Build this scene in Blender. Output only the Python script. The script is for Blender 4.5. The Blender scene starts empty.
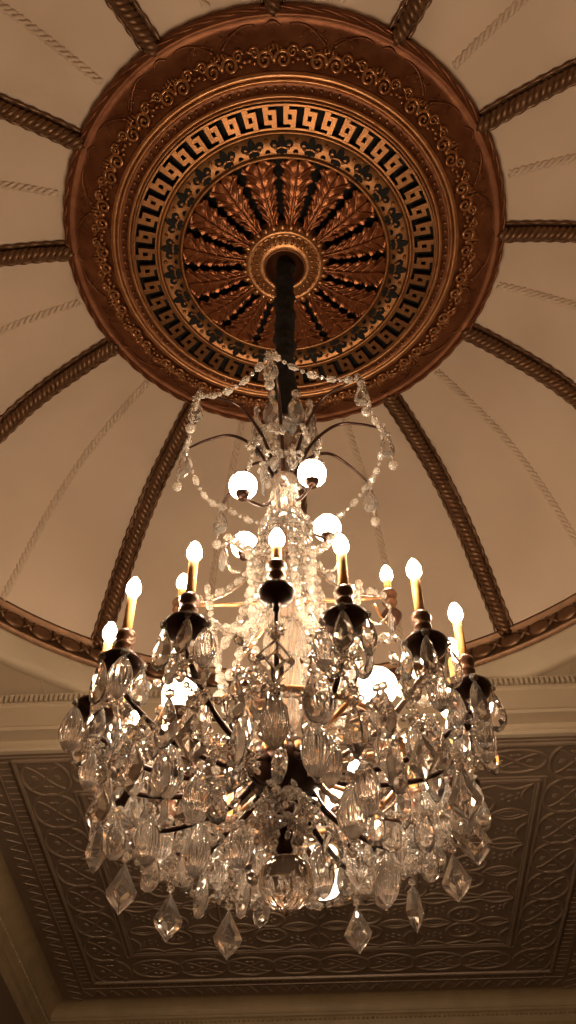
import bpy, bmesh, math, random
from mathutils import Vector, Matrix
C = bpy.context.scene.collection
PI = math.pi
R_ = math.radians
Z0 = 1.5                      # eye height: heights below are measured from the eye, the floor is at z = 0
rnd = random.Random(7)

# ------------------------------------------------------------------ helpers
def P(az, r, h):              # cylindrical position round the dome axis; azimuth 0 = +Y, clockwise
    a = R_(az)
    return Vector((r*math.sin(a), r*math.cos(a), h+Z0))

def obj(name, bm, mat, parent=None, smooth=False, kind=None, label=None, loc=None):
    me = bpy.data.meshes.new(name)
    bmesh.ops.recalc_face_normals(bm, faces=bm.faces)
    bm.to_mesh(me); bm.free()
    mats = mat if isinstance(mat, (list, tuple)) else [mat]
    for m in mats: me.materials.append(m)
    if smooth:
        for p in me.polygons: p.use_smooth = True
    o = bpy.data.objects.new(name, me); C.objects.link(o)
    if parent: o.parent = parent
    if kind: o['kind'] = kind
    if label: o['label'] = label
    if loc is not None: o.location = loc
    return o

def dup(src, parent, loc=None, rot=None, scale=None):
    o = src.copy(); C.objects.link(o); o.parent = parent
    if loc is not None: o.location = loc
    if rot is not None: o.rotation_euler = rot
    if scale is not None: o.scale = (scale,)*3 if isinstance(scale, (int, float)) else scale
    for ch in src.children:
        c = ch.copy(); C.objects.link(c); c.parent = o
    return o

def add_box(bm, cx, cy, cz, sx, sy, sz, rot=None):
    vs = []
    for dx in (-.5, .5):
        for dy in (-.5, .5):
            for dz in (-.5, .5):
                v = Vector((dx*sx, dy*sy, dz*sz))
                if rot is not None: v = rot @ v
                vs.append(bm.verts.new(v+Vector((cx, cy, cz))))
    for f in ((0,1,3,2),(4,6,7,5),(0,4,5,1),(2,3,7,6),(0,2,6,4),(1,5,7,3)):
        bm.faces.new([vs[i] for i in f])

def add_lathe(bm, prof, n=32, o=Vector((0,0,0)), rfun=None, mi=0, a0=0, a1=2*PI):
    closed = abs(a1-a0-2*PI) < 1e-6
    rows = []
    cnt = n if closed else n+1
    for r, z in prof:
        if r < 1e-6:
            rows.append([bm.verts.new(o+Vector((0,0,z)))])
            continue
        row = []
        for i in range(cnt):
            a = a0+(a1-a0)*i/n
            rr = r*(rfun(a, z) if rfun else 1)
            row.append(bm.verts.new(o+Vector((rr*math.sin(a), rr*math.cos(a), z))))
        rows.append(row)
    for j in range(len(rows)-1):
        A, B = rows[j], rows[j+1]
        for i in range(n):
            k = (i+1) % cnt
            if len(A) == 1 and len(B) == 1: continue
            if len(A) == 1: f = bm.faces.new((A[0], B[i], B[k]))
            elif len(B) == 1: f = bm.faces.new((A[i], A[k], B[0]))
            else: f = bm.faces.new((A[i], A[k], B[k], B[i]))
            f.material_index = mi

def frames(pts):
    n = len(pts); out = []
    up = None
    for i in range(n):
        t = (pts[min(i+1, n-1)]-pts[max(i-1, 0)]).normalized()
        if up is None:
            up = Vector((0,0,1)) if abs(t.z) < .9 else Vector((1,0,0))
        s = t.cross(up).normalized(); up = s.cross(t).normalized()
        out.append((t, s, up))
    return out

def add_tube(bm, pts, rad, n=8, closed=False, rf=None):
    pts = [Vector(p) for p in pts]
    N = len(pts)
    if closed: fr = [f for f in frames(pts+[pts[0], pts[1]])[:N]]
    else: fr = frames(pts)
    rows = []
    for i, (p, (t, s, u)) in enumerate(zip(pts, fr)):
        r = rad[i] if isinstance(rad, (list, tuple)) else rad
        row = []
        for k in range(n):
            a = 2*PI*k/n
            rr = r*(rf(i, a) if rf else 1)
            row.append(bm.verts.new(p+s*(rr*math.cos(a))+u*(rr*math.sin(a))))
        rows.append(row)
    for i in range(N if closed else N-1):
        A, B = rows[i], rows[(i+1) % N]
        for k in range(n):
            bm.faces.new((A[k], A[(k+1) % n], B[(k+1) % n], B[k]))
    if not closed:
        bm.faces.new(rows[0][::-1]); bm.faces.new(rows[-1])

def bez(pts, n=16):           # Catmull-Rom through the points
    pts = [Vector(p) for p in pts]
    q = [pts[0]*2-pts[1]]+pts+[pts[-1]*2-pts[-2]]
    out = []
    for i in range(1, len(q)-2):
        a, b, c, d = q[i-1:i+3]
        for k in range(n):
            t = k/n
            out.append(.5*((2*b)+(c-a)*t+(2*a-5*b+4*c-d)*t*t+(3*b-a-3*c+d)*t**3))
    out.append(pts[-1])
    return out

def add_ball(bm, c, sx, sy=None, sz=None, sub=1, rot=None):
    sy = sx if sy is None else sy; sz = sx if sz is None else sz
    m = Matrix.Translation(c) @ (rot.to_4x4() if rot is not None else Matrix.Identity(4)) @ Matrix.Diagonal((sx, sy, sz, 1))
    bmesh.ops.create_icosphere(bm, subdivisions=sub, radius=1, matrix=m)

# ------------------------------------------------------------------ materials
def mat(name, col, rough=.5, metal=0, noise=None, bump=None, spec=None, **kw):
    m = bpy.data.materials.new(name); m.use_nodes = True
    nt = m.node_tree; b = nt.nodes['Principled BSDF']
    b.inputs['Base Color'].default_value = (*col, 1); b.inputs['Roughness'].default_value = rough
    b.inputs['Metallic'].default_value = metal
    if spec is not None: b.inputs['Specular IOR Level'].default_value = spec
    tc = nt.nodes.new('ShaderNodeTexCoord')
    if noise:                 # (scale, second colour, amount)
        nz = nt.nodes.new('ShaderNodeTexNoise'); nz.inputs['Scale'].default_value = noise[0]; nz.inputs['Detail'].default_value = 5
        nt.links.new(tc.outputs['Object'], nz.inputs['Vector'])
        cr = nt.nodes.new('ShaderNodeValToRGB'); cr.color_ramp.elements[0].position = .35; cr.color_ramp.elements[1].position = .68
        cr.color_ramp.elements[0].color = (*col, 1); cr.color_ramp.elements[1].color = (*noise[1], 1)
        nt.links.new(nz.outputs['Fac'], cr.inputs['Fac']); nt.links.new(cr.outputs['Color'], b.inputs['Base Color'])
    if bump:                  # (scale, strength, distance)
        nb = nt.nodes.new('ShaderNodeTexNoise'); nb.inputs['Scale'].default_value = bump[0]; nb.inputs['Detail'].default_value = 6
        nt.links.new(tc.outputs['Object'], nb.inputs['Vector'])
        bp = nt.nodes.new('ShaderNodeBump'); bp.inputs['Strength'].default_value = bump[1]; bp.inputs['Distance'].default_value = bump[2]
        nt.links.new(nb.outputs['Fac'], bp.inputs['Height']); nt.links.new(bp.outputs['Normal'], b.inputs['Normal'])
    return m

def glass(name, col, rough=0.0, ior=1.5, tr=1.0):
    m = bpy.data.materials.new(name); m.use_nodes = True
    nt = m.node_tree; b = nt.nodes['Principled BSDF']
    b.inputs['Base Color'].default_value = (*col, 1); b.inputs['Roughness'].default_value = rough
    b.inputs['Transmission Weight'].default_value = tr; b.inputs['IOR'].default_value = ior
    return m

def emit(name, col, s):
    m = bpy.data.materials.new(name); m.use_nodes = True
    nt = m.node_tree; nt.nodes.clear()
    e = nt.nodes.new('ShaderNodeEmission'); e.inputs[0].default_value = (*col, 1); e.inputs[1].default_value = s
    o = nt.nodes.new('ShaderNodeOutputMaterial'); nt.links.new(e.outputs[0], o.inputs[0])
    return m

M = dict(
    plaster=mat('cream_plaster', (.66,.515,.40), .75, noise=(2.2, (.60,.465,.36)), bump=(40, .25, .004)),
    well=mat('cream_paint', (.50,.40,.29), .6, noise=(3, (.44,.35,.25)), bump=(30, .3, .003)),
    tin=mat('bronze_painted_tin', (.215,.150,.105), .45, .2, noise=(6, (.260,.185,.130)), bump=(60, .35, .003)),
    tan=mat('tan_paint', (.34,.245,.135), .6, noise=(9, (.28,.20,.11)), bump=(50, .4, .003)),
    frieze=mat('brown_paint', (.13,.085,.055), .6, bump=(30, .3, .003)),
    redgold=mat('aged_red_gold', (.15,.050,.022), .44, .72, noise=(14, (.22,.085,.036)), bump=(55, .35, .004)),
    gold=mat('burnished_copper_gold', (.46,.23,.105), .36, .90, noise=(18, (.33,.145,.06)), bump=(45, .25, .003)),
    ribgold=mat('brown_gold_rope', (.20,.105,.055), .42, .65, noise=(14, (.13,.065,.032)), bump=(40, .25, .003)),
    fret=mat('dull_copper_gold', (.25,.110,.045), .40, .85, noise=(10, (.36,.165,.065)), bump=(45, .3, .003)),
    leaf=mat('copper_leaf', (.25,.085,.036), .38, .82, noise=(20, (.34,.125,.052)), bump=(60, .25, .003)),
    opening_shade=mat('painted_opening_shade', (.006,.005,.004), .9),  # near-black colour that stands in for the shade inside openings
    black=mat('black_cord_sleeve', (.008,.007,.007), .85, bump=(90, .6, .004)),
    bronze=mat('dark_bronze', (.030,.014,.010), .28, .6, noise=(25, (.055,.024,.016)), bump=(70, .2, .001)),
    brass=mat('aged_brass', (.55,.29,.14), .35, .85),
    silver=mat('tarnished_silver', (.50,.40,.33), .25, .9),
    sleeve=mat('amber_candle_sleeve', (.82,.45,.15), .55, noise=(60, (.62,.30,.09))),
    sleeve_brown=mat('brown_candle_cup', (.095,.042,.022), .33, .4),
    crystal=glass('cut_crystal', (1.0,.96,.925), 0.0, 1.52, .94),
    bead=glass('bead_crystal', (1.0,.92,.84), .02, 1.5, .85),
    frost=glass('frosted_crystal', (1.0,.90,.80), .12, 1.45, .86),
    clear=glass('clear_ball_glass', (1.0,.97,.94), 0.0, 1.5, 1.0),
    bulb=emit('lit_bulb', (1.0,.74,.48), 430),
    globe=emit('lit_globe', (1.0,.76,.52), 38),
    floor=mat('carpet', (.30,.16,.10), .9, noise=(5, (.22,.10,.06))),
    wallm=mat('wall_paint', (.42,.31,.20), .8),
)

# ------------------------------------------------------------------ crystal meshes (hang from their origin, downwards)
def flat_cut(bm, outline, t, inset=.55, cz=None, edge=.22):
    """two-sided cut stone: rim outline (x,z), bevelled up to a flat table on both faces"""
    n = len(outline)
    cx = 0; cz = sum(z for _, z in outline)/n if cz is None else cz
    f = [bm.verts.new((x, -t*edge/2, z)) for x, z in outline]
    b = [bm.verts.new((x, t*edge/2, z)) for x, z in outline]
    fi = [bm.verts.new((cx+(x-cx)*inset, -t/2, cz+(z-cz)*inset)) for x, z in outline]
    bi = [bm.verts.new((cx+(x-cx)*inset, t/2, cz+(z-cz)*inset)) for x, z in outline]
    for i in range(n):
        k = (i+1) % n
        bm.faces.new((f[i], f[k], b[k], b[i]))
        bm.faces.new((fi[i], fi[k], f[k], f[i])); bm.faces.new((b[i], b[k], bi[k], bi[i]))
    bm.faces.new(fi); bm.faces.new(bi[::-1])

def pear_outline(L, W, n=14, top=0):
    o = []
    for i in range(n):
        a = 2*PI*(i+.5)/n
        z = .5-.5*math.cos(a)          # 0 top .. 1 bottom
        w = math.sin(a)*(.30+.70*z**.9)*1.12
        o.append((W*.5*w, top-L*z))
    return o

def c_teardrop(L=.105, W=.052, t=.020):
    bm = bmesh.new(); flat_cut(bm, pear_outline(L, W), t, .58, -L*.6); return bm
def c_almond(L=.10, W=.036, t=.016):
    bm = bmesh.new()
    o = [(0,0),(W*.3,-L*.18),(W*.5,-L*.48),(W*.42,-L*.75),(W*.16,-L*.96),(0,-L),(-W*.16,-L*.96),(-W*.42,-L*.75),(-W*.5,-L*.48),(-W*.3,-L*.18)]
    flat_cut(bm, o, t, .5, -L*.52); return bm
def c_fluted(L=.12, W=.062, flutes=10):
    bm = bmesh.new()
    prof = []
    for k in range(13):
        z = k/12
        r = math.sin(PI*min(1, z**.78))**.8*(.35+.65*z)*.5*W*1.12 if 0 < z < 1 else 0
        prof.append((r, -L*z))
    add_lathe(bm, prof, flutes*4, rfun=lambda a, z: 1+.10*math.cos(flutes*a)); return bm
def c_kite(L=.125, W=.070, t=.030):
    bm = bmesh.new()
    o = [(0,0),(W*.5,-L*.58),(W*.43,-L*.70),(0,-L),(-W*.43,-L*.70),(-W*.5,-L*.58)]
    n = len(o)
    rim_f = [bm.verts.new((x, -t*.1, z)) for x, z in o]; rim_b = [bm.verts.new((x, t*.1, z)) for x, z in o]
    tf = [bm.verts.new((x*.42, -t/2, -L*.56+(z+L*.56)*.42)) for x, z in o]
    tb = [bm.verts.new((x*.42, t/2, -L*.56+(z+L*.56)*.42)) for x, z in o]
    for i in range(n):
        k = (i+1) % n
        bm.faces.new((rim_f[i], rim_f[k], rim_b[k], rim_b[i]))
        bm.faces.new((tf[i], tf[k], rim_f[k], rim_f[i])); bm.faces.new((rim_b[i], rim_b[k], tb[k], tb[i]))
    bm.faces.new(tf); bm.faces.new(tb[::-1]); return bm
def c_spear(L=.13, W=.050):
    bm = bmesh.new()
    add_lathe(bm, [(0,0),(W*.30,-L*.16),(W*.5,-L*.58),(W*.36,-L*.74),(0,-L)], 6, rfun=lambda a, z: 1); return bm
def c_open_kite(L=.09, W=.065, t=.02):
    bm = bmesh.new()
    o = [(0,0),(W*.5,-L*.5),(0,-L),(-W*.5,-L*.5)]
    for s in (-1, 1):
        pass
    rings = []
    for sc, y in ((1,-t*.2),(1,t*.2),(.72,t*.5),(.42,t*.25),(.42,-t*.25),(.72,-t*.5)):
        rings.append([bm.verts.new((x*sc, y, -L*.5+(z+L*.5)*sc)) for x, z in o])
    for j in range(6):
        A, B = rings[j], rings[(j+1) % 6]
        for i in range(4):
            k = (i+1) % 4; bm.faces.new((A[i], A[k], B[k], B[i]))
    return bm
def c_button(r=.011):
    bm = bmesh.new(); add_ball(bm, Vector((0,0,0)), r, r*.75, r*1.05, 1); return bm
def c_flower(r=.024, petals=8):
    bm = bmesh.new()
    for k in range(petals):
        a = 2*PI*k/petals
        rot = Matrix.Rotation(a, 3, 'Y')
        add_ball(bm, rot @ Vector((0,0,r*.62)), r*.24, r*.22, r*.40, 1, rot)
    add_ball(bm, Vector((0,-r*.12,0)), r*.24, r*.24, r*.24, 1)
    return bm
def c_cluster(r=.035, seed=0):   # spray of small beads and petals round a centre
    q = random.Random(seed); bm = bmesh.new()
    for k in range(9):
        a = 2*PI*k/9+q.uniform(-.2, .2)
        rot = Matrix.Rotation(a, 3, 'Y') @ Matrix.Rotation(q.uniform(-.6, .6), 3, 'X')
        rr = r*q.uniform(.55, 1)
        add_ball(bm, rot @ Vector((0, q.uniform(-.008, .008), rr)), r*.20, r*.18, r*.34, 1, rot)
        add_ball(bm, rot @ Vector((0, 0, rr*.45)), r*.15, r*.15, r*.2, 1, rot)
    add_ball(bm, Vector((0,-r*.1,0)), r*.25, r*.25, r*.25, 1)
    return bm

def add_strand(bm, pts, big=.011, small=.0065, aspect=1.5, gap=.002, wire=True):
    """alternating oval and round cut beads threaded along a polyline"""
    pts = [Vector(p) for p in pts]
    acc = [0]
    for a, b in zip(pts, pts[1:]): acc.append(acc[-1]+(b-a).length)
    def at(s):
        for i in range(len(acc)-1):
            if s <= acc[i+1] or i == len(acc)-2:
                t = (s-acc[i])/max(1e-9, acc[i+1]-acc[i]); return pts[i].lerp(pts[i+1], t), (pts[i+1]-pts[i]).normalized()
    s = 0; k = 0
    while True:
        h = big*aspect if k % 2 == 0 else small
        if s+2*h > acc[-1]: break
        p, t = at(s+h)
        rot = t.to_track_quat('Z', 'Y').to_matrix() @ Matrix.Rotation(k*.7, 3, 'Z')
        w = big if k % 2 == 0 else small
        add_ball(bm, p, w, w*.85, h, 1, rot)
        s += 2*h+gap; k += 1

def sag(a, b, d, n=14):
    return [a.lerp(b, i/n)+Vector((0,0,-4*d*(i/n)*(1-i/n))) for i in range(n+1)]

# ------------------------------------------------------------------ the setting
def struct(name, bm, m, smooth=False, label=None):
    o = obj(name, bm, m, None, smooth, 'structure'); 
    if label: o['label'] = label; o['category'] = 'ceiling'
    return o

# dome shell
HB, RB = 3.5686, 2.085
dome_prof = [(.90,4.335),(1.1,4.335),(1.3,4.31),(1.45,4.275),(1.58,4.215),(1.70,4.125),(1.80,4.02),(1.89,3.89),(1.965,3.76),(2.03,3.65),(2.085,3.56)]
def dome_h(r):
    for (a, b), (c, d) in zip(dome_prof, dome_prof[1:]):
        if a <= r <= c: return b+(d-b)*(r-a)/(c-a)
    return dome_prof[-1][1]
prof = [(p.x, p.y+Z0) for p in bez([(a, b, 0) for a, b in dome_prof], 4)]
bm = bmesh.new(); add_lathe(bm, [(.0,4.42+Z0),(.88,4.42+Z0)]+prof+[(2.20,3.56+Z0)], 96)
struct('dome', bm, M['plaster'], True, 'cream plaster dome with gilded rope ribs, above the chandelier')

# rope ribs: twelve gilded, twelve small cream ones between them
def rib_path(az, r0=.97, off=.0):
    rr = [r0+(2.08-r0)*i/90 for i in range(91)]
    sm = [(p.x, p.y) for p in bez([(a, b, 0) for a, b in dome_prof], 8)]
    def h(r):
        for (a, b), (c, d) in zip(sm, sm[1:]):
            if a <= r <= c: return b+(d-b)*(r-a)/max(1e-9, c-a)
        return sm[-1][1]
    # even steps along the curve
    raw = [Vector((r, h(r), 0)) for r in rr]
    L = [0]
    for a, b in zip(raw, raw[1:]): L.append(L[-1]+(b-a).length)
    n = 110; out = []; j = 0
    for i in range(n+1):
        s = L[-1]*i/n
        while j < len(L)-2 and L[j+1] < s: j += 1
        out.append(raw[j].lerp(raw[j+1], (s-L[j])/max(1e-9, L[j+1]-L[j])))
    return [P(az, p.x, p.y-off) for p in out]
def tangent_side(az):
    a = R_(az); return Vector((math.cos(a), -math.sin(a), 0))
tn = 1
RIB_AZ = [30*k-.4 for k in range(12)]
for az in RIB_AZ:
    bm = bmesh.new()
    base = rib_path(az, .97, .012); side = tangent_side(az)
    # backing strip, twisted rope and two beaded edges
    ctr = rib_path(az, .97, .030)
    for st in range(3):
        pts = []
        for i, p in enumerate(ctr):
            ph = 2*PI*i/110*17+st*2*PI/3
            t = (ctr[min(i+1, 110)]-ctr[max(i-1, 0)]).normalized(); nrm = side.cross(t).normalized()
            pts.append(p+side*(.0195*math.cos(ph))+nrm*(.0195*math.sin(ph)))
        add_tube(bm, pts, .016, 7)
    for s in (-1, 1):
        add_tube(bm, [p+side*s*.043 for p in base], .008, 6, rf=lambda i, a: 1+.35*math.cos(i*1.4))
    for i in range(len(base)-1):
        a, b = base[i]+Vector((0,0,.004)), base[i+1]+Vector((0,0,.004))
        bm.faces.new([bm.verts.new(v) for v in (a-side*.043, a+side*.043, b+side*.043, b-side*.043)])
    struct('trim_%d' % tn, bm, M['ribgold'], True); tn += 1
for az in [a+15 for a in RIB_AZ]:
    bm = bmesh.new(); side = tangent_side(az); ctr = rib_path(az, 1.03, .002)
    for st in range(2):
        pts = []
        for i, p in enumerate(ctr):
            ph = 2*PI*i/110*22+st*PI
            t = (ctr[min(i+1, 110)]-ctr[max(i-1, 0)]).normalized(); nrm = side.cross(t).normalized()
            pts.append(p+side*(.012*math.cos(ph))+nrm*(.007*math.sin(ph)))
        add_tube(bm, pts, .0095, 6)
    struct('trim_%d' % tn, bm, M['plaster'], True); tn += 1

# laurel band at the foot of the dome
bm = bmesh.new()
add_lathe(bm, [(r, h+Z0) for r, h in [(2.13,3.575),(2.085,3.578),(2.072,3.568),(2.075,3.556),(2.092,3.548),(2.098,3.50),(2.100,3.455),(2.094,3.447),(2.080,3.440),(2.080,3.428),(2.092,3.424),(2.096,3.416),(2.13,3.41)]], 120)
nl = 84
for k in range(nl):
    az = 360*k/nl; mid = P(az, 2.094, 3.505); a = R_(az)
    tdir = Vector((math.cos(a), -math.sin(a), 0)); rot = Matrix((tdir, Vector((math.sin(a), math.cos(a), 0)), Vector((0,0,1)))).transposed()
    add_ball(bm, mid+Vector((0,0,-.010)), .064, .016, .044, 2, rot)
    for s in (-1, 1):
        rr = rot @ Matrix.Rotation(s*.75, 3, 'Y')
        add_ball(bm, P(az+180/nl, 2.090, 3.500), .012, .016, .052, 1, rr)
    add_ball(bm, P(az+180/nl, 2.084, 3.500), .013, .012, .018, 1, rot)
struct('trim_%d' % tn, bm, M['ribgold'], True); tn += 1

# plain cream drum face, spandrels and rectangular well
YW = 1.87; HS = 3.30; HC = 2.963
bm = bmesh.new()
add_lathe(bm, [(r, h+Z0) for r, h in [(2.17,3.43),(2.10,3.42),(2.105,3.405),(2.118,3.36),(2.135,3.32),(2.150,3.298),(2.168,3.290),(2.20,3.30)]], 128)
struct('trim_%d' % tn, bm, M['well'], True); tn += 1
bm = bmesh.new()               # the four spandrels: the square well top minus the round opening
n = 128
for i in range(n):
    a0, a1 = 2*PI*i/n, 2*PI*(i+1)/n
    q = []
    for a in (a0, a1):
        s = max(abs(math.sin(a)), abs(math.cos(a))); q.append((2.165, a)); q.append((max(2.166, 2.30/s), a))
    f = [bm.verts.new((r*math.sin(a), r*math.cos(a), HS+Z0)) for r, a in (q[0], q[1], q[3], q[2])]
    bm.faces.new(f)
for sgn in (-1, 1):            # raised seams of the metal sheets on the spandrels
    for sg2 in (-1, 1):
        for d in (1.30, 1.52, 1.74):
            r0 = math.sqrt(max(0, 2.165**2-d*d))
            if r0 < YW: add_box(bm, sgn*d, sg2*(r0+YW)/2, HS+Z0-.002, .008, YW-r0, .006)
struct('ceiling', bm, M['well'], False)

def well_side(bm, rotz):       # one cornice side, extruded profile, mitred
    prof = [(0.30,3.305),(0,3.305),(0,3.296),(-.012,3.292),(-.012,3.284),(0,3.280),(0,3.240),(-.014,3.236),(-.014,3.222),(-.004,3.216),(-.010,3.10),(-.016,3.085),(-.004,3.076),(.075,3.072),(.085,3.02),(.070,2.990),(.006,2.984),(-.006,2.978),(-.008,2.966),(.004,2.958),(.03,2.958)]
    m = Matrix.Rotation(rotz, 3, 'Z')
    rows = []
    for d, h in prof:
        y = YW+d; rows.append([bm.verts.new(m @ Vector((s*y, y, h+Z0))) for s in (-1, 1)])
    for A, B in zip(rows, rows[1:]): bm.faces.new((A[0], A[1], B[1], B[0]))
    k = 150
    for i in range(k):
        x = -YW+2*YW*(i+.5)/k
        v = m @ Vector((x, YW-.006, 3.260+Z0)); add_box(bm, v.x, v.y, v.z, .014, .034, .036, m)
for j, nm in enumerate(('front', 'right', 'back', 'left')):
    bm = bmesh.new(); well_side(bm, -PI/2*j); struct('trim_%d' % tn, bm, M['well']); tn += 1

# pressed tin ceiling with its relief
bm = bmesh.new()
z = HC+Z0
def quad(x0, x1, y0, y1, zz=z):
    bm.faces.new([bm.verts.new(v) for v in ((x0,y0,zz),(x1,y0,zz),(x1,y1,zz),(x0,y1,zz))])
YI = YW+.02
quad(-3.0, 3.0, -4.0, -YI); quad(-3.0, -YI, -YI, YI); quad(YI, 3.0, -YI, YI); quad(-3.0, 3.0, YI, 1.95); quad(-1.68, 1.68, 1.95, 4.50)
def ridge(pts, w=.006, h=.006, closed=False):
    add_tube(bm, [Vector((x, y, z+w*.55)) for x, y in pts], w*1.75, 10, closed)
def ell(cx, cy, rx, ry, n=28, a0=0, a1=2*PI):
    return [(cx+rx*math.cos(a0+(a1-a0)*i/n), cy+ry*math.sin(a0+(a1-a0)*i/n)) for i in range(n)]
def lens(cx, cy, hw, hh, vert=False, n=10):
    o = []
    for i in range(n): t = -1+2*i/n; o.append((t*hw, hh*(1-t*t)))
    for i in range(n): t = 1-2*i/n; o.append((t*hw, -hh*(1-t*t)))
    return [(cx+(b if vert else a), cy+(a if vert else b)) for a, b in o]
def blob(x, y, r, s=1, ang=0):
    add_ball(bm, Vector((x, y, z)), r, r*s, .006, 1, Matrix.Rotation(ang, 3, 'Z'))
TX, TY = .56, .535
for i in range(4):
    for j in range(3):
        x0 = -1.12+TX*i; y0 = 2.262+TY*j; cx, cy = x0+TX/2, y0+TY/2
        for s in (-1, 1):
            ridge(ell(cx, cy+s*.088, .088, .078), .0065, closed=True)
            ridge(lens(cx+s*.170, cy, .095, .046), .006, closed=True)
            ridge(lens(cx+s*.170, cy, .06, .024), .0035, closed=True)
            for k in range(6):
                a = k*PI/3; blob(cx+.030*math.cos(a), cy+s*.088+.028*math.sin(a), .016, .6, a)
            # concave frame arcs of the tile corners
            for t in (-1, 1):
                ridge([(cx+t*(TX/2-.012-.19*u), cy+s*(TY/2-.014-.040*math.sin(PI*u))) for u in [q/8 for q in range(9)]], .006)
                ridge([(cx+t*(TX/2-.014-.045*math.sin(PI*u)), cy+s*(TY/2-.014-.17*u)) for u in [q/8 for q in range(9)]], .006)
                for (dx, dy, rr) in ((.16,.155,.020),(.125,.13,.014),(.195,.135,.014),(.16,.115,.013),(.20,.175,.012),(.12,.175,.012)):
                    blob(cx+t*dx, cy+s*dy, rr, .6, t*s*.8)
        ridge([(cx-.08, cy+TY/2-.02),(cx, cy+TY/2-.05),(cx+.08, cy+TY/2-.02)], .005); ridge([(cx-.08, cy-TY/2+.02),(cx, cy-TY/2+.05),(cx+.08, cy-TY/2+.02)], .005)
for i in range(5): ridge([(-1.12+TX*i, 2.262),(-1.12+TX*i, 2.262+3*TY)], .0045)
for j in range(4): ridge([(-1.12, 2.262+TY*j),(1.12, 2.262+TY*j)], .0045)
def frame(x, ya, yb, w): ridge([(-x, ya),(x, ya),(x, yb),(-x, yb)], w, closed=True)
for x, ya, yb, w in ((1.135, 2.245, 3.885, .008),(1.165, 2.22, 3.91, .005)): 
    for a, b in (((-x,ya),(x,ya)),((x,ya),(x,yb)),((x,yb),(-x,yb)),((-x,yb),(-x,ya))): ridge([a, b], w)
def motif(cx, cy, hx, hy):
    ridge(ell(cx, cy, hx, hy), .0065, closed=True)
    for s in (-1, 1):
        ridge([(cx+(u*hx*.8), cy+s*hy*.62*math.sin(u*PI*.5)) for u in [q/6-1 for q in range(13)]], .0045)
        for t in (-1, 1): blob(cx+t*hx*.48, cy+s*hy*.05, .020, .6); blob(cx+t*hx*.1, cy+s*hy*.5, .018, .6)
    blob(cx, cy, .016)
for k in range(8):
    y = 2.10+.2835*k
    for s in (-1, 1): motif(s*1.285, y, .118, .148)
for k in range(8):
    x = -1.0+2.0*k/7
    motif(x, 4.06, .152, .108)
    motif(x, 2.09, .152, .090)
def mould(x, ya, yb, w, dz=0):
    c = [(-x, ya),(x, ya),(x, yb),(-x, yb)]
    for a, b in zip(c, c[1:]+c[:1]): add_tube(bm, [Vector((*a, z-dz)), Vector((*b, z-dz))], w, 8)
mould(1.415, 1.955, 4.215, .013, .004); mould(1.505, 1.93, 4.30, .006)
for k in range(46):            # short ribs of the outer strip
    y = 1.97+k*.05
    for s in (-1, 1): ridge([(s*1.437, y),(s*1.492, y)], .0035)
for k in range(54):
    x = -1.38+k*.052; ridge([(x, 4.24),(x, 4.285)], .005)
for k in range(30):            # zig-zag leaf edge
    y = 1.98+k*.085
    for s in (-1, 1): ridge([(s*1.53, y),(s*1.60, y+.042),(s*1.53, y+.085)], .004)
for k in range(34):
    x = -1.5+k*.088; ridge([(x, 4.33),(x+.044, 4.40),(x+.088, 4.33)], .007)
struct('ceiling', bm, M['tin'], False)

# cove and crown of the bay beyond the dome
def bay_profile(prof, name, m, teeth=None):
    global tn
    bm = bmesh.new()
    rows = []
    for d, h in prof:
        x = 1.655+d; y = 4.44+d; zz = h+Z0
        rows.append([bm.verts.new(v) for v in ((-x, 1.955, zz), (-x, y, zz), (x, y, zz), (x, 1.955, zz))])
    for A, B in zip(rows, rows[1:]):
        for k in range(3): bm.faces.new((A[k], A[k+1], B[k+1], B[k]))
    if teeth:
        d, h, pitch, s = teeth
        x = 1.655+d; y = 4.44+d
        for k in range(int(2*x/pitch)): add_ball(bm, Vector((-x+pitch*(k+.5), y, h+Z0)), s, s, s, 1)
        for k in range(int((y-1.97)/pitch)):
            for sg in (-1, 1): add_ball(bm, Vector((sg*x, 1.97+pitch*(k+.5), h+Z0)), s, s, s, 1)
    struct(name, bm, m, False)
cove = [(0,2.963)]+[(.085*math.sin(PI/2*i/8)*1.0+.0, 2.963-.075*(1-math.cos(PI/2*i/8))) for i in range(1, 9)]
bay_profile(cove, 'trim_%d' % tn, M['tan']); tn += 1
bay_profile([(.085,2.888),(.078,2.880),(.082,2.868),(.094,2.860),(.092,2.835),(.098,2.80),(.110,2.785),(.104,2.765),(.12,2.755),(.13,2.70)], 'trim_%d' % tn, M['tan'], (.088,2.845,.030,.010)); tn += 1
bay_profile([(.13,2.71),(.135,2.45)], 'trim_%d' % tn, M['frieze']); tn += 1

def wall(name, a, b, z0, z1, m):
    bm = bmesh.new(); t = .06
    v = Vector((b[0]-a[0], b[1]-a[1], 0)); L = v.length; rot = Matrix.Rotation(math.atan2(v.y, v.x), 3, 'Z')
    add_box(bm, (a[0]+b[0])/2, (a[1]+b[1])/2, (z0+z1)/2, L, t, z1-z0, rot)
    struct(name, bm, m)
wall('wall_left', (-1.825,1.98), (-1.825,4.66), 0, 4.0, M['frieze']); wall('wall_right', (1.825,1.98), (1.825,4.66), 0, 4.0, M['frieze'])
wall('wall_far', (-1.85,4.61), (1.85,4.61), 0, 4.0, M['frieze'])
wall('wall_left', (-3.03,-4), (-3.03,2.0), 0, HC+Z0, M['wallm']); wall('wall_right', (3.03,-4), (3.03,2.0), 0, HC+Z0, M['wallm'])
wall('wall_back', (-3,-4.03), (3,-4.03), 0, HC+Z0, M['wallm'])
wall('wall_front', (-3,1.98), (-1.80,1.98), 0, HC+Z0, M['wallm']); wall('wall_front', (1.80,1.98), (3,1.98), 0, HC+Z0, M['wallm'])
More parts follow.
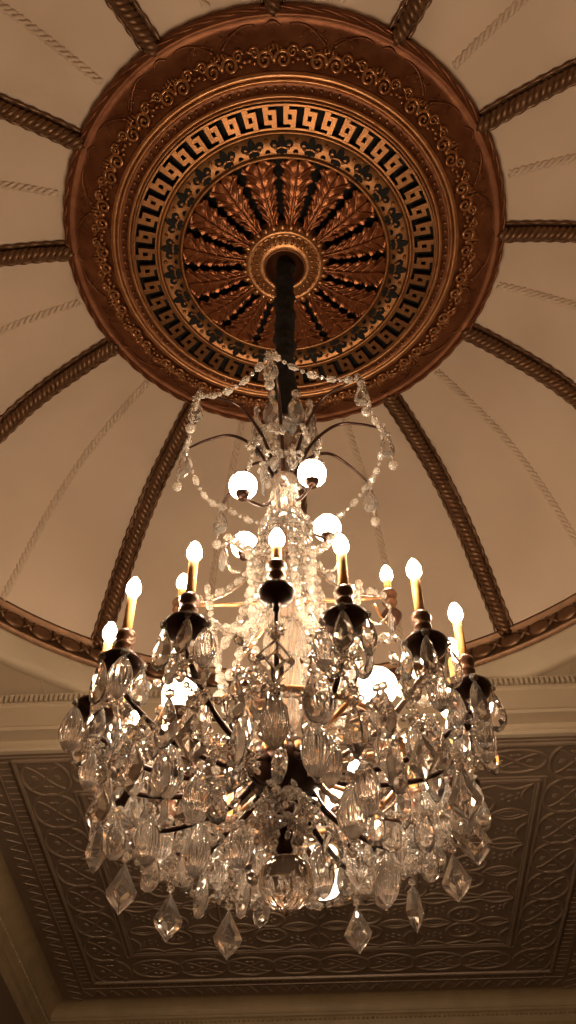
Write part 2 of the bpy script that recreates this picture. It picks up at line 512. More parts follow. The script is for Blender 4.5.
bm = bmesh.new(); add_box(bm, 0, .3, -.05, 6.2, 8.8, .1); struct('floor', bm, M['floor'])

# ------------------------------------------------------------------ ceiling medallion
med = bpy.data.objects.new('ceiling_medallion', None); C.objects.link(med); med.location = P(0, 0, 4.30)
med['label'] = 'round copper and gold pierced ceiling medallion at the crown of the cream dome'; med['category'] = 'ceiling medallion'
MZ = 4.30+Z0
def mobj(name, bm, m, smooth=True, label=None, kind=None):
    for v in bm.verts: v.co.z -= MZ
    return obj(name, bm, m, med, smooth, kind, label)
def ML(prof, n=128, bm=None, rfun=None):
    bm = bm or bmesh.new(); add_lathe(bm, [(r, h+Z0) for r, h in prof], n, rfun=rfun); return bm
# outer rim rope
bm = ML([(1.0,4.36),(1.0,4.325),(.992,4.300),(.975,4.296)])
for st in range(2):
    pts = []
    for i in range(720):
        ph = i*.30+st*PI; pts.append(P(i*.5, .988+.005*math.cos(ph), 4.303+.005*math.sin(ph)))
    add_tube(bm, pts, .006, 5, True)
mobj('rope_rim', bm, M['redgold'])
# wide band
band = [(.980,4.302),(.972,4.290),(.962,4.290),(.955,4.296),(.93,4.292),(.90,4.281),(.86,4.262),(.82,4.242),(.79,4.226),(.775,4.215)]
bm = ML(band)
def band_h(r):
    for (a, b), (c, d) in zip(band, band[1:]):
        if c <= r <= a: return d+(b-d)*(r-c)/(a-c)
    return band[-1][1]
def scroll(az, r, rr, turns=1.6, w=.006, flip=1, n=22):
    out = []
    for i in range(n+1):
        t = i/n; a = turns*2*PI*t; q = rr*(1-t*.85)
        x = q*math.cos(a)*flip; y = q*math.sin(a)
        r2 = r+y; out.append(P(az+math.degrees(x/r), r2, band_h(r2)-.008-.006*t))
    add_tube(bm, out, [w*(1-.4*i/n) for i in range(n+1)], 6)
NS = 24
mobj('wide_band', bm, M['redgold'])
bm = bmesh.new()
for k in range(NS):            # scrolls, shells and sprigs along the inner edge of the band
    az = 360*k/NS
    scroll(az-2.6, .815, .033, flip=1, w=.0095); scroll(az+2.6, .815, .033, flip=-1, w=.0095)
    scroll(az-5.2, .842, .022, flip=-1, w=.007); scroll(az+5.2, .842, .022, flip=1, w=.007)
    for j in range(5):
        t = -1+.5*j; a = az+t*2.4
        rot = Matrix.Rotation(-R_(a)+t*.5, 3, 'Z')
        add_ball(bm, P(a, .852-.010*abs(t), band_h(.852)-.006), .007, .024, .007, 1, rot)
    add_ball(bm, P(az, .815, band_h(.815)-.010), .012, .016, .010, 2)
    a = az+7.5
    for j in range(4):
        t = j/3; add_ball(bm, P(a-2.0+4*t, .806+.014*math.sin(PI*t), band_h(.81)-.008), .012, .008, .007, 1, Matrix.Rotation(-R_(a)+.6*(t-.5), 3, 'Z'))
    pts = [P(az+7.5*u, .835+.016*math.cos(u*2*PI), band_h(.835)-.005) for u in [i/12 for i in range(13)]]
    add_tube(bm, pts, .0055, 5)
mobj('scrollwork', bm, M['gold'], label='bright gold scrollwork')
bm = bmesh.new()
for k in range(12):            # big low acanthus sweeps in the outer field
    az = 30*k+15
    for f in (-1, 1):
        pts = [P(az+f*(1.2+9.5*u), .872+.064*math.sin(u*PI*.62), band_h(.872+.064*math.sin(u*PI*.62))-.003) for u in [i/14 for i in range(15)]]
        add_tube(bm, pts, [.0065*(1-.7*i/14)+.001 for i in range(15)], 6)
        pts = [P(az+f*(1.0+5.0*u), .885+.045*u*(1.6-u), band_h(.885+.045*u*(1.6-u))-.002) for u in [i/10 for i in range(11)]]
        add_tube(bm, pts, .0035, 5)
        for j in range(3):
            u = .3+.25*j; a = az+f*(1.0+9*u)
            pts = [P(a-f*2.2*v, .885+.04*v, band_h(.885+.04*v)-.001) for v in (0, .3, .6, .9)]
            add_tube(bm, pts, .003, 5)
    pts = [P(az+15-2+4*u, .925+.018*math.sin(PI*u), band_h(.93)-.004) for u in [i/10 for i in range(11)]]
    add_tube(bm, pts, .004, 5)
mobj('acanthus_relief', bm, M['redgold'])
# torus, bead channel, torus
def tor(r, h, w, hh, n=8): return [(r+w*math.cos(PI*i/n), h-hh*math.sin(PI*i/n)) for i in range(n+1)]
bm = ML([(.785,4.23)]+tor(.762,4.212,.014,.012)+tor(.742,4.204,.007,.006)+[(.733,4.200)])
mobj('inner_moulding', bm, M['gold'])
bm = ML([(.736,4.202),(.728,4.206),(.702,4.192),(.697,4.180)]); nf0 = len(bm.faces)
for k in range(120): add_ball(bm, P(3*k, .716, 4.190), .0075, .0075, .0075, 1)
bm.faces.ensure_lookup_table()
for f_ in bm.faces[nf0:]: f_.material_index = 1
mobj('bead_channel', bm, [M['redgold'], M['gold']])
bm = ML(tor(.689,4.182,.010,.012)+tor(.674,4.172,.006,.006)+[(.666,4.165),(.664,4.175)]); mobj('fret_rim', bm, M['gold'])
# near-black backing plate: the shade behind the pierced work put into its colour
bm = bmesh.new(); add_lathe(bm, [(.69,4.200+Z0),(.50,4.196+Z0),(.16,4.18+Z0)], 96); mobj('shade_backing', bm, M['opening_shade'])
# Greek key fret, 48 repeats
def pol_box(bm, az, r0, r1, w0, w1, h0, h1):
    # block in polar coordinates: radial r0..r1, along the circle w0..w1 (metres at radius .615)
    k = math.degrees(1/.615)
    v = [P(az+w*k, r, h) for h in (h0, h1) for (r, w) in ((r0, w0), (r0, w1), (r1, w1), (r1, w0))]
    v = [bm.verts.new(q) for q in v]
    for f in ((0,1,2,3),(7,6,5,4),(0,4,5,1),(1,5,6,2),(2,6,7,3),(3,7,4,0)): bm.faces.new([v[i] for i in f])
bm = bmesh.new()
u = .615*2*PI/48; hk0, hk1 = 4.150, 4.168; b = .0125
add_lathe(bm, [(r, h+Z0) for r, h in [(.668,4.166),(.668,4.150),(.660,4.150),(.660,4.168)]], 96)
add_lathe(bm, [(r, h+Z0) for r, h in [(.574,4.168),(.574,4.150),(.566,4.150),(.566,4.166)]], 96)
for k in range(48):
    az = 7.5*k+5.5
    # a square ring with an open eye, tied to the inner and the outer rim at opposite corners
    for r0, r1, w0, w1 in ((.588,.606,-.058,-.006),(.628,.646,-.058,-.006),(.606,.628,-.024,-.006),(.606,.628,-.058,-.040),(.572,.588,-.058,-.036),(.646,.662,-.028,-.006)):
        pol_box(bm, az, r0, r1, w0, w1, hk0, hk1)
mobj('key_fret', bm, M['fret'], False)
# fleur-de-lis ring: gold plate carrying flat near-black lilies, the shade of holes painted on
bm = ML([(.566,4.150),(.562,4.142)]+tor(.556,4.146,.008,.008)+[(.545,4.149),(.470,4.146)]+tor(.456,4.144,.009,.010)+[(.445,4.155),(.443,4.17)])
bmv = bmesh.new(); bmb = bm
def flat_poly(bm, az, r, pts, h):
    vs = []
    for hh in (h, h+.004):
        vs.append([bm.verts.new(P(az+math.degrees(x*1.15/r), r+y*1.2, hh)) for x, y in pts])
    n = len(pts); bm.faces.new(vs[0])
    for i in range(n): bm.faces.new((vs[0][i], vs[0][(i+1) % n], vs[1][(i+1) % n], vs[1][i]))
def leafpoly(cx, cy, L, W, ang):
    o = []
    for i in range(12):
        a = 2*PI*i/12; x = math.cos(a)*L; y = math.sin(a)*W*(1 if abs(math.cos(a)) < .9 else .6)
        o.append((cx+x*math.cos(ang)-y*math.sin(ang), cy+x*math.sin(ang)+y*math.cos(ang)))
    return o
for k in range(26):
    az = 178.4+360*k/26; r = .508
    flat_poly(bmv, az, r, [(0,.036),(.010,.022),(.013,.010),(.007,-.006),(-.007,-.006),(-.013,.010),(-.010,.022)], 4.1405)
    for s in (-1, 1):
        flat_poly(bmv, az, r, [(s*.006,-.008),(s*.010,.004),(s*.020,.014),(s*.033,.015),(s*.042,.004),(s*.038,-.008),(s*.030,-.010),(s*.033,-.001),(s*.028,.004),(s*.021,.000),(s*.016,-.010)], 4.1405)
        flat_poly(bmv, az, r, [(s*.004,-.014),(s*.014,-.016),(s*.022,-.022),(s*.018,-.032),(s*.010,-.028),(s*.003,-.034)], 4.1405)
        flat_poly(bmv, az, r, leafpoly(s*.050, -.022, .008, .005, s*.6), 4.1405)
    flat_poly(bmv, az, r, [(.003,-.034),(.004,-.014),(-.004,-.014),(-.003,-.034)], 4.1405)
    add_ball(bmb, P(az+180/26, .528, 4.141), .008, .008, .008, 2)
    add_ball(bmb, P(az, .497, 4.138), .004, .004, .004, 1)
    for s in (-1, 1):
        add_ball(bmb, P(az+s*3.0, .494, 4.141), .010, .008, .006, 1)
mobj('lily_shade_shapes', bmv, M['opening_shade'], False, 'flat dark fleur-de-lis shapes, painted shade of openings')
mobj('fleur_plate', bmb, M['fret'])
# acanthus leaves
def leaf_mesh(az):
    bm = bmesh.new()
    r0, r1 = .160, .440
    def lh(t): return 4.100+.050*t-.018*math.sin(PI*t)
    NT = 26
    def halfw(t): return (.026+.060*t)*(1 if t < .90 else max(.12, 1-((t-.90)/.10)**2)**.5)
    rows = []
    for i in range(NT+1):
        t = i/NT; hw = halfw(t)*(1-.30*abs(math.sin(t*PI*5.5)))
        r = r0+(r1-r0)*t; row = []
        for j in range(9):
            s = -1+j/4
            a = az+math.degrees(hw*s/max(r, .2))
            rr = r+.020*abs(s)*(1-t*.3)
            hh = lh(t)-.016*(1-abs(s)**1.6)*(.5+.5*t)+.006*math.cos(s*PI*3)-.005*math.sin(t*PI*11)*abs(s)
            row.append(bm.verts.new(P(a, rr, hh)))
        rows.append(row)
    for A, B in zip(rows, rows[1:]):
        for j in range(8): bm.faces.new((A[j], A[j+1], B[j+1], B[j]))
    # midrib, side veins and curled lobes
    add_tube(bm, [P(az, r0+(r1-r0)*t, lh(t)-.018) for t in [i/12 for i in range(13)]], [.007*(1-.5*i/12) for i in range(13)], 6)
    for i in range(5):
        t = .16+.155*i
        for s in (-1, 1):
            hw = halfw(min(.88, t+.1))*.82
            pts = []
            for q in range(6):
                v = q/5; r = r0+(r1-r0)*(t+.20*v); pts.append(P(az+s*math.degrees(hw*v*.95/r), r, lh(min(1, t+.16*v))-.014+.004*v))
            add_tube(bm, pts, [.0045,.0055,.006,.006,.0055,.004], 5)
            e = pts[-1]; add_ball(bm, e, .009, .013, .006, 1, Matrix.Rotation(-R_(az+s*35), 3, 'Z'))
    return bm
for k in range(16):
    mobj('acanthus_leaf', leaf_mesh(169.5+22.5*k), M['leaf'])
# hub
bm = ML([(.195,4.12),(.178,4.085),(.166,4.070),(.155,4.066),(.148,4.072),(.142,4.068)]+[(.130,4.060),(.110,4.052),(.098,4.050),(.090,4.052)])
for k in range(30):
    a = 12*k; rot = Matrix.Rotation(-R_(a), 3, 'Z')
    add_ball(bm, P(a, .176, 4.078), .013, .018, .010, 2, rot)
    add_ball(bm, P(a+6, .120, 4.056), .007, .020, .005, 1, rot)
    add_ball(bm, P(a, .145, 4.066), .008, .006, .005, 1, rot)
mobj('hub_rosette', bm, M['gold'])
bm = ML([(.092,4.052),(.088,4.046),(.082,4.052),(.074,4.085),(.045,4.105),(.0,4.11)], 48)
mobj('hub_cup', bm, M['redgold'], label='dark red-gold cup at the centre')

# ------------------------------------------------------------------ ceiling light on the tin ceiling
cl = bpy.data.objects.new('ceiling_light', None); C.objects.link(cl); cl.location = (.045, 2.80, HC+Z0)
cl['label'] = 'small lit white drum light with dark finial on the brown tin ceiling'; cl['category'] = 'ceiling light'
bm = bmesh.new(); add_lathe(bm, [(0,-.001),(.10,-.001),(.105,-.012),(.095,-.022),(0,-.022)], 32); obj('canopy', bm, M['tan'], cl, True)
bm = bmesh.new(); add_lathe(bm, [(0,-.022),(.084,-.022),(.088,-.030),(.088,-.235),(.080,-.245),(0,-.247)], 32); obj('lamp_shade', bm, emit('lit_shade', (1.0,.80,.55), 9), cl, True)
bm = bmesh.new(); add_lathe(bm, [(0,-.246),(.034,-.248),(.038,-.256),(.014,-.264),(.010,-.278),(0,-.284)], 20); obj('finial', bm, M['bronze'], cl, True)

# ------------------------------------------------------------------ CHANDELIER
ch = bpy.data.objects.new('chandelier', None); C.objects.link(ch)
ch['label'] = 'large crystal chandelier with lit candle bulbs hanging from the ceiling medallion'; ch['category'] = 'chandelier'
ch.location = (0, 0, 0)
def part(name, bm, m, smooth=False, parent=None, label=None, kind=None):
    return obj(name, bm, m, parent or ch, smooth, kind, label)
def V(az, r, h): return P(az, r, h)

# suspension in its black gathered sleeve
bm = bmesh.new()
pts = [Vector((.004*math.sin(i*.5), .004*math.cos(i*.37), 4.10+Z0-1.24*i/70)) for i in range(71)]
add_tube(bm, pts, [.038+.004*math.sin(i*1.9)+.003*math.sin(i*.7) for i in range(71)], 12, rf=lambda i, a: 1+.10*math.cos(3*a+i*.8))
part('cord_sleeve', bm, M['black'], True)
bm = bmesh.new(); add_lathe(bm, [(0,4.10+Z0),(.012,4.10+Z0),(.012,1.24+Z0),(0,1.24+Z0)], 12); part('central_rod', bm, M['brass'], True)

# crystals used as prototypes (the first copy of each is moved into place)
protos = {}
def crystal(name, maker, m, smooth, loc, parent=None, yaw=0, scale=1, tilt=0, btn=True, roll=0):
    par = parent or ch
    if name not in protos:
        o = obj(name.split('.')[0], maker(), m, par, smooth)
        protos[name] = o
        if btn:
            b = obj('button_bead', c_button(), M['bead'], o, False); b.location = (0, 0, .009)
        o.location = loc; o.rotation_euler = (tilt, roll, yaw); o.scale = (scale,)*3
        return o
    return dup(protos[name], par, loc, (tilt, roll, yaw), scale)
def teardrop(loc, parent=None, yaw=0, s=1, tilt=0, roll=0): return crystal('teardrop_crystal', c_teardrop, M['crystal'], False, loc, parent, yaw, s, tilt, roll=roll)
def almond(loc, parent=None, yaw=0, s=1, tilt=0, roll=0): return crystal('almond_crystal', c_almond, M['crystal'], False, loc, parent, yaw, s, tilt, roll=roll)
def fluted(loc, parent=None, yaw=0, s=1, tilt=0): return crystal('fluted_crystal', c_fluted, M['crystal'], True, loc, parent, yaw, s, tilt)
def kite(loc, parent=None, yaw=0, s=1, tilt=0): return crystal('kite_crystal', c_kite, M['crystal'], False, loc, parent, yaw, s, tilt)
def spear(loc, parent=None, yaw=0, s=1, tilt=0): return crystal('spear_crystal', c_spear, M['crystal'], False, loc, parent, yaw, s, tilt)
def okite(loc, parent=None, yaw=0, s=1, tilt=0): return crystal('open_kite_crystal', c_open_kite, M['crystal'], False, loc, parent, yaw, s, tilt)
def flower(loc, parent=None, yaw=0, s=1, tilt=0): return crystal('glass_flower', c_flower, M['bead'], False, loc, parent, yaw, s, tilt, btn=False)
def cluster(loc, parent=None, yaw=0, s=1, tilt=0, v=0): return crystal('glass_spray.%d' % v, lambda: c_cluster(seed=v), M['bead'], False, loc, parent, yaw, s, tilt, btn=False)
def strand(pts, name='bead_strand', **kw):
    bm = bmesh.new(); add_strand(bm, pts, **kw); return part(name, bm, M['bead'])

# --- crown ---
CH = 2.55
tips = [(-176,.352,2.75),(134,.352,2.75),(97,.338,2.75),(57,.335,2.75),(8,.345,2.75),(-43,.345,2.75),(-89,.335,2.75),(-128,.342,2.75)]
for az, r, h in tips:
    bm = bmesh.new()
    pts = bez([V(az, .018, 2.50), V(az, .05, 2.62), V(az, .10, 2.74), V(az, .18, 2.815), V(az, .26, 2.80), V(az, r, h)], 7)
    n = len(pts); add_tube(bm, pts, [.0075*(1-.5*i/(n-1)) for i in range(n)], 8)
    arm = part('crown_arm', bm, M['bronze'], True)
    t = V(az, r, h)
    flower(t, arm, -R_(az), .95)
    teardrop(t+Vector((0,0,-.035)), arm, -R_(az)*0+rnd.uniform(-.4, .4), 1.15)
    flower(V(az+6, .115, 2.68), arm, -R_(az)+.4, 1.5)
    almond(V(az+20, .10, 2.90), arm, -R_(az+20), 1.7)
    # small spike crystal above the tip
for i in range(8):
    a, b = tips[i], tips[(i+1) % 8]
    strand(sag(V(*a), V(*b), .085 if i % 2 else .06, 18), name='crown_swag', big=.0145, small=.0085)
for az, r, h in tips:          # short strands with a little ball hanging from each tip
    t = V(az, r+.012, h-.02)
    bm = bmesh.new(); add_strand(bm, [t, t+Vector((0,0,-.16))], big=.008, small=.005); add_ball(bm, t+Vector((0,0,-.18)), .016, .016, .02, 2)
    part('tip_strand', bm, M['bead'])
# big faceted ball and bowls on the stem
def lathe_part(name, prof, m, n=24, smooth=True, rf=None, label=None):
    bm = bmesh.new(); add_lathe(bm, [(r, h+Z0) for r, h in prof], n, rfun=rf); return part(name, bm, m, smooth, label=label)
lathe_part('glass_ball', [(0,2.905),(.022,2.90),(.038,2.88),(.044,2.855),(.038,2.83),(.022,2.812),(0,2.806)], M['frost'], 14, False)
lathe_part('crown_collar', [(0,2.80),(.02,2.80),(.026,2.78),(.014,2.76),(.014,2.70),(.03,2.68),(.034,2.66),(.014,2.64),(.014,2.58),(.040,2.55),(.046,2.53),(.02,2.50),(.012,2.47),(0,2.47)], M['silver'], 20)
for k in range(8):
    az = 22.5+45*k
    flower(V(az, .07, 2.80), None, -R_(az), 1.15, .5)
    cluster(V(az, .06, 2.62), None, -R_(az), 1.1, .3, v=k % 3)
    almond(V(az, .075, 2.60), None, -R_(az), .9)
# lumpy cut-glass column, stacked pieces
col = [(2.50,2.36,.048),(2.37,2.25,.055),(2.26,2.15,.046),(2.16,2.02,.058),(2.03,1.90,.044),(1.91,1.78,.054),(1.79,1.66,.048),(1.67,1.55,.040)]
for top, bot, rr in col:
    pr = []
    for i in range(9):
        t = i/8; pr.append((max(.013, rr*(.35+.65*math.sin(PI*(t*.85+.1))**.8)), top+(bot-top)*t))
    lathe_part('glass_baluster', [(0.0125, top)]+pr+[(.0125, bot)], M['frost'], 24, False, rf=lambda a, z: 1+.07*math.cos(12*a))
# sprays of cut beads climbing the column (rough sparkling texture)
k = 0
for h in [2.46-.085*i for i in range(8)]:
    for j in range(3):
        az = 120*j+37*k; cluster(V(az, .050, h), None, -R_(az), 1.05, rnd.uniform(-.2, .2), v=k % 3); k += 1

# --- upper globes ---
def globe(az, r, h, rad=.044):
    bm = bmesh.new()
    bmesh.ops.create_icosphere(bm, subdivisions=3, radius=rad)
    for v in bm.verts:
        a = math.atan2(v.co.x, v.co.y); v.co *= 1+.05*math.cos(8*a)*math.sin(9*v.co.z/rad)
    g = part('lamp_globe', bm, M['globe'], True); g.location = V(az, r, h)
    bm = bmesh.new(); add_tube(bm, bez([V(az, .015, h+.02)-g.location, V(az, r*.5, h-.06)-g.location, V(az, r, h-rad-.012)-g.location], 6), .005, 8)
    add_lathe(bm, [(0,-rad-.016),(.014,-rad-.016),(.020,-rad+.002),(.024,-rad+.012)], 16)
    part('globe_holder', bm, M['bronze'], True, parent=g)
    return g
for az, r, h in ((-118,.142,2.445),(139,.136,2.445),(52,.165,2.425),(-40,.215,2.43)): globe(az, r, h)

def make_bulb(s=1):
    bm = bmesh.new()
    pr = [(0,.060),(.006,.056),(.012,.045),(.0175,.028),(.0175,.014),(.012,.002),(.009,-.002),(0,-.002)]
    add_lathe(bm, [(r*s, z*s) for r, z in pr], 16); return bm
def candle_set(az, r, hb, parent, full=True, disc=.052, hcand=.125):
    """bobeche, turned cup, sleeve and bulb standing on an arm end at height hb"""
    loc = V(az, r, hb)
    def sub(name, bm, m, smooth=True):
        o = obj(name, bm, m, parent, smooth); o.location = loc; return o
    key = ('set', disc, hcand)
    if key not in protos:
        bm = bmesh.new()
        add_lathe(bm, [(0,-.030),(.010,-.028),(.020,-.020),(disc*.75,-.014),(disc*.96,-.003),(disc,.004),(disc*.95,.004),(disc*.7,-.008),(.012,-.012),(0,-.012)], 32)
        add_lathe(bm, [(0,-.055),(.006,-.053),(.009,-.046),(.006,-.038),(.008,-.030),(.012,-.026)], 16)
        b = sub('bobeche', bm, M['bronze'])
        bm = bmesh.new()
        add_lathe(bm, [(0,-.010),(.011,-.010),(.013,.004),(.019,.012),(.021,.020),(.013,.030),(.013,.042),(.020,.050),(.022,.056),(.017,.063),(.015,.068),(.021,.076),(.024,.084),(.022,.093),(.013,.095),(0,.095)], 20)
        c = sub('candle_cup', bm, M['sleeve_brown'])
        bm = bmesh.new(); h0 = .092; h1 = h0+hcand
        add_lathe(bm, [(0,h0),(.0115,h0),(.0110,h1),(.0095,h1+.004),(0,h1+.004)], 16, rfun=lambda a, z: 1+.02*math.cos(9*a))
        s = sub('candle_sleeve', bm, M['sleeve'])
        bu = sub('bulb', make_bulb(), M['bulb']); bu.location = loc+Vector((0,0,h1+.005))
        protos[key] = (b, c, s, bu, h1+.005)
    else:
        b, c, s, bu, dh = protos[key]
        for o in (b, c, s): dup(o, parent, loc)
        dup(bu, parent, loc+Vector((0,0,dh)))

# --- brass ring, beaded hoops, ring candles ---
HOOPS = (90, -90, 32, -32, 146, -150)
for az in HOOPS:
    bm = bmesh.new()
    pts = bez([V(az, .040, 2.34), V(az, .060, 2.24), V(az, .085, 2.15), V(az, .130, 2.07), V(az, .195, 2.02), V(az, .265, 2.00), V(az, .285, 1.97)], 8)
    add_tube(bm, pts, .0045, 8)
    add_tube(bm, bez([V(az, .268, 2.0), V(az, .290, 1.95), V(az, .255, 1.90), V(az, .215, 1.925)], 6), .004, 8)
    hp = part('hoop', bm, M['silver'], True)
    strand([p+Vector((0,0,.017)) for p in pts], name='hoop_beads', big=.017, small=.013, aspect=1.15, gap=.001)
    if abs(az) < 100: bm = bmesh.new(); add_tube(bm, [V(az, .014, 2.0), V(az, .140, 1.995), V(az, .268, 2.0)], .0055, 8); part('crossbar', bm, M['brass'], True)
    almond(V(az, .288, 1.955), hp, -R_(az)+rnd.uniform(-1, 1), .9)
for az, r, h in ((84,.295,1.955),(-84,.300,1.955)):
    bm = bmesh.new(); add_tube(bm, bez([V(az, .25, 2.0), V(az, .275, 1.94), V(az, r, h-.02)], 6), .005, 8); a_ = part('ring_bracket', bm, M['brass'], True)
    candle_set(az, r, h, a_, disc=.030, hcand=.05)

# --- bead cascades from the upper collar out to the candle arms ---
ARMS = [(179.2,.444),(160.2,.450),(136.3,.466),(113.5,.466),(98.0,.43),(67.5,.462),(45,.462),(22.5,.460),(0,.460),(-22.5,.460),(-45,.460),(-66.3,.458),(-93,.405),(-111.1,.455),(-132.4,.464),(-156.1,.458)]
for i, (az, r) in enumerate(ARMS):
    if i in (0, 3, 6, 8, 10, 12, 14): continue
    p = bez([V(az, .070, 2.30), V(az, .085, 2.10), V(az, .13, 1.88), V(az, .22, 1.70), V(az, r-.10, 1.60), V(az, r-.05, 1.56)], 6)
    strand(p, name='cascade_strand', big=.0170, small=.0120, aspect=1.25)
for k in range(8):             # straight strands of the inner cage
    az = 22+45*k
    strand(bez([V(az, .225, 1.99), V(az, .185, 1.75), V(az, .115, 1.48)], 8), name='cage_strand', big=.0130, small=.0095, aspect=1.45)
# --- lower body: bowl, arms ---
lathe_part('hub_bowl', [(0,1.56),(.02,1.56),(.03,1.54),(.016,1.52),(.05,1.50),(.085,1.475),(.100,1.44),(.090,1.41),(.05,1.385),(.022,1.375),(.018,1.35),(.028,1.335),(.018,1.31),(.010,1.28),(0,1.28)], M['bronze'], 32)
bm = bmesh.new()
for k in range(16):
    az = 22.5*k; rot = Matrix.Rotation(-R_(az), 3, 'Z')
    add_ball(bm, V(az, .098, 1.440), .012, .010, .016, 1, rot)
part('hub_studs', bm, M['brass'], True)
bm = bmesh.new(); add_tube(bm, [V(5*k, .285, 1.445) for k in range(72)], .0075, 8, True)
for k in range(8): add_tube(bm, [V(45*k+11, .07, 1.44), V(45*k+11, .285, 1.445)], .0065, 8)
part('arm_brace_ring', bm, M['brass'], True)
drop_kinds = [teardrop, almond, teardrop, fluted, teardrop]
lens_seen = 0
for i, (az, r) in enumerate(ARMS):
    bm = bmesh.new()
    hb = 1.50
    if i == 0:
        r_ = r; hb = 1.57
    pts = bez([V(az, .06, 1.45), V(az, .13, 1.385), V(az, .24, 1.365), V(az, .345, 1.375), V(az, r-.015, 1.43), V(az, r+.004, hb-.04)], 8)
    n = len(pts); add_tube(bm, pts, [.0085-.003*j/(n-1) for j in range(n)], 8)
    curl = bez([V(az, .24, 1.368), V(az, .29, 1.43), V(az, .25, 1.475), V(az, .215, 1.45), V(az, .235, 1.425)], 6); add_tube(bm, curl, .0045, 6)
    arm = part('candle_arm', bm, M['bronze'] if i not in (2, 5, 9) else M['silver'], True)
    rb = r+.004
    if i == 0: candle_set(az, rb, hb, arm, disc=.042, hcand=.062)
    else: candle_set(az, rb, hb, arm)
    c = V(az, rb, hb)
    if i == 0:
        flower(c+Vector((0,-.01,-.115)), arm, 0, 1.0)
        okite(c+Vector((0,-.012,-.145)), arm, .25, 1.25)
        fluted(c+Vector((0,-.012,-.285)), arm, 0, 1.15)
        continue
    yaw0 = rnd.uniform(0, 360)
    nd = 5
    for j in range(nd):
        aa = R_(yaw0+72*j+rnd.uniform(-10, 10))
        q = c+Vector((.049*math.sin(aa), .049*math.cos(aa), -.012))
        kd = drop_kinds[(i+j) % 5]
        kd(q, arm, rnd.uniform(-.7, .7), rnd.uniform(.98, 1.14), rnd.uniform(-.08, .08))
    cluster(c+Vector((0,0,-.10)), arm, rnd.uniform(-.5, .5), .9, 0, v=i % 3)

# mid-level glowing globes between the arms
for az, r, h, rad in ((103,.238,1.635,.050),(-100,.262,1.635,.046),(-72,.318,1.635,.036),(35,.22,1.47,.034),(-150,.195,1.40,.022),(24,.13,1.445,.024)): globe(az, r, h, rad)

# --- swag ring at the rim with kites under each arm ---
NOD = [V(22.5*k, .418 if k not in () else .40, 1.345) for k in range(16)]
for k in range(16):
    az = 22.5*k
    a, b = NOD[k], NOD[(k+1) % 16]
    strand(sag(a, b, .028, 10), name='rim_swag', big=.0125, small=.009, aspect=1.3)
    cluster(a+Vector((0,0,.006)), None, -R_(az), .75, 0, v=k % 3)
    if k: (kite if k % 5 != 2 else spear)(a+Vector((0,0,-.040)), None, rnd.uniform(-.55, .55), rnd.uniform(.95, 1.05))
    arm_r = ARMS[(24-k) % 16][1] if False else .46
    strand(sag(V(az+11, .44, 1.47), a, -.0, 6), name='drop_strand', big=.0125, small=.009)
    if k % 2 == 0: strand(sag(V(az, .10, 1.36), V(az, .405, 1.345), .05, 14), name='inner_swag', big=.0125, small=.009, aspect=1.3)
    if k == 0: continue        # the gap where the ceiling light shows through
    teardrop(V(az+11.25, .405, 1.385), None, rnd.uniform(-.8, .8), rnd.uniform(1.1, 1.25))
    (fluted if k % 2 else almond)(V(az+6, .345, 1.44), None, rnd.uniform(-.8, .8), rnd.uniform(1.1, 1.3))
# further tiers nearer the middle
for nring, r, h, kinds in ((10,.285,1.425,(fluted,teardrop,almond)),(8,.215,1.39,(fluted,teardrop,fluted)),(10,.315,1.35,(teardrop,fluted,teardrop)),(5,.165,1.38,(teardrop,fluted,almond))):
    for k in range(nring):
        az = 360*(k+.5)/nring+rnd.uniform(-6, 6)
        if r > .25 and -2 < az < 34: continue
        kinds[k % 3](V(az, r+rnd.uniform(-.015, .015), h+rnd.uniform(-.015, .015)), None, rnd.uniform(-.9, .9), rnd.uniform(1.12, 1.35), rnd.uniform(-.1, .1))
for nring, r, h in ((8,.30,1.41),(8,.23,1.385),(7,.18,1.345),(6,.36,1.40)):
    for k in range(nring):
        az = 360*k/nring+rnd.uniform(-8, 8)
        cluster(V(az, r, h+rnd.uniform(-.02, .02)), None, rnd.uniform(-.6, .6), rnd.uniform(1.0, 1.4), rnd.uniform(-.3, .3), v=k % 3)

for nring, r, h in ((8,.060,1.335),(7,.042,1.275)):
    for k in range(nring):
        az = 360*k/nring+rnd.uniform(-8, 8)
        cluster(V(az, r, h), None, -R_(az), 1.05, .2, v=k % 3)
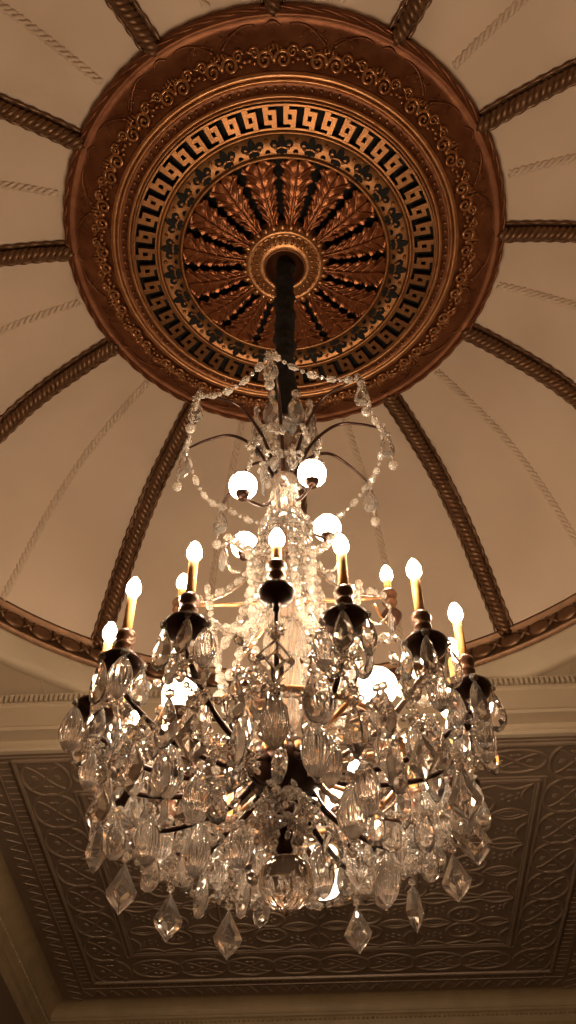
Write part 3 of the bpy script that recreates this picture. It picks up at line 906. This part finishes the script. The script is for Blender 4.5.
# --- bottom finial and ball ---
lathe_part('bottom_collar', [(0,1.30),(.012,1.29),(.022,1.265),(.014,1.245),(.020,1.225),(.010,1.212),(0,1.21)], M['bronze'], 20)
bm = bmesh.new(); bmesh.ops.create_uvsphere(bm, u_segments=40, v_segments=28, radius=.060)
o = part('glass_ball', bm, M['clear'], True, label='large clear ball at the bottom'); o.location = (.004, 0, 1.150+Z0)
bm = bmesh.new(); add_ball(bm, Vector((.004, 0, 1.084+Z0)), .007, .007, .009, 2); part('ball_tip', bm, M['silver'], True)

# ------------------------------------------------------------------ world, camera
w = bpy.data.worlds.new('World'); bpy.context.scene.world = w; w.use_nodes = True
w.node_tree.nodes['Background'].inputs[0].default_value = (.9,.65,.42,1); w.node_tree.nodes['Background'].inputs[1].default_value = .05

cam = bpy.data.cameras.new('Camera'); co = bpy.data.objects.new('Camera', cam); C.objects.link(co)
cam.sensor_fit = 'VERTICAL'; cam.sensor_height = 36; cam.lens = 1005.83*36/1024; cam.clip_start = .05
ph, ro, be = .879, .0034, -.0487
Rm = Matrix(((math.cos(be), math.sin(be), 0), (-math.sin(be), math.cos(be), 0), (0, 0, 1)))
r = Vector((1, 0, 0)); u = Vector((0, -math.sin(ph), math.cos(ph))); f = Vector((0, math.cos(ph), math.sin(ph)))
r2 = r*math.cos(ro)-u*math.sin(ro); u2 = r*math.sin(ro)+u*math.cos(ro)
r2, u2, f = Rm @ r2, Rm @ u2, Rm @ f
m4 = Matrix(((r2.x, u2.x, -f.x, .1068), (r2.y, u2.y, -f.y, -1.9774), (r2.z, u2.z, -f.z, Z0), (0, 0, 0, 1)))
co.matrix_world = m4
sc = bpy.context.scene; sc.camera = co
sc.view_settings.view_transform = 'Standard'; sc.view_settings.look = 'None'; sc.view_settings.exposure = 0.0; sc.view_settings.gamma = 1
sc.view_settings.use_curve_mapping = False
sc.cycles.max_bounces = 14; sc.cycles.transmission_bounces = 12; sc.cycles.caustics_refractive = True; sc.cycles.caustics_reflective = False
sc.cycles.sample_clamp_indirect = 10.0; sc.cycles.use_denoising = True
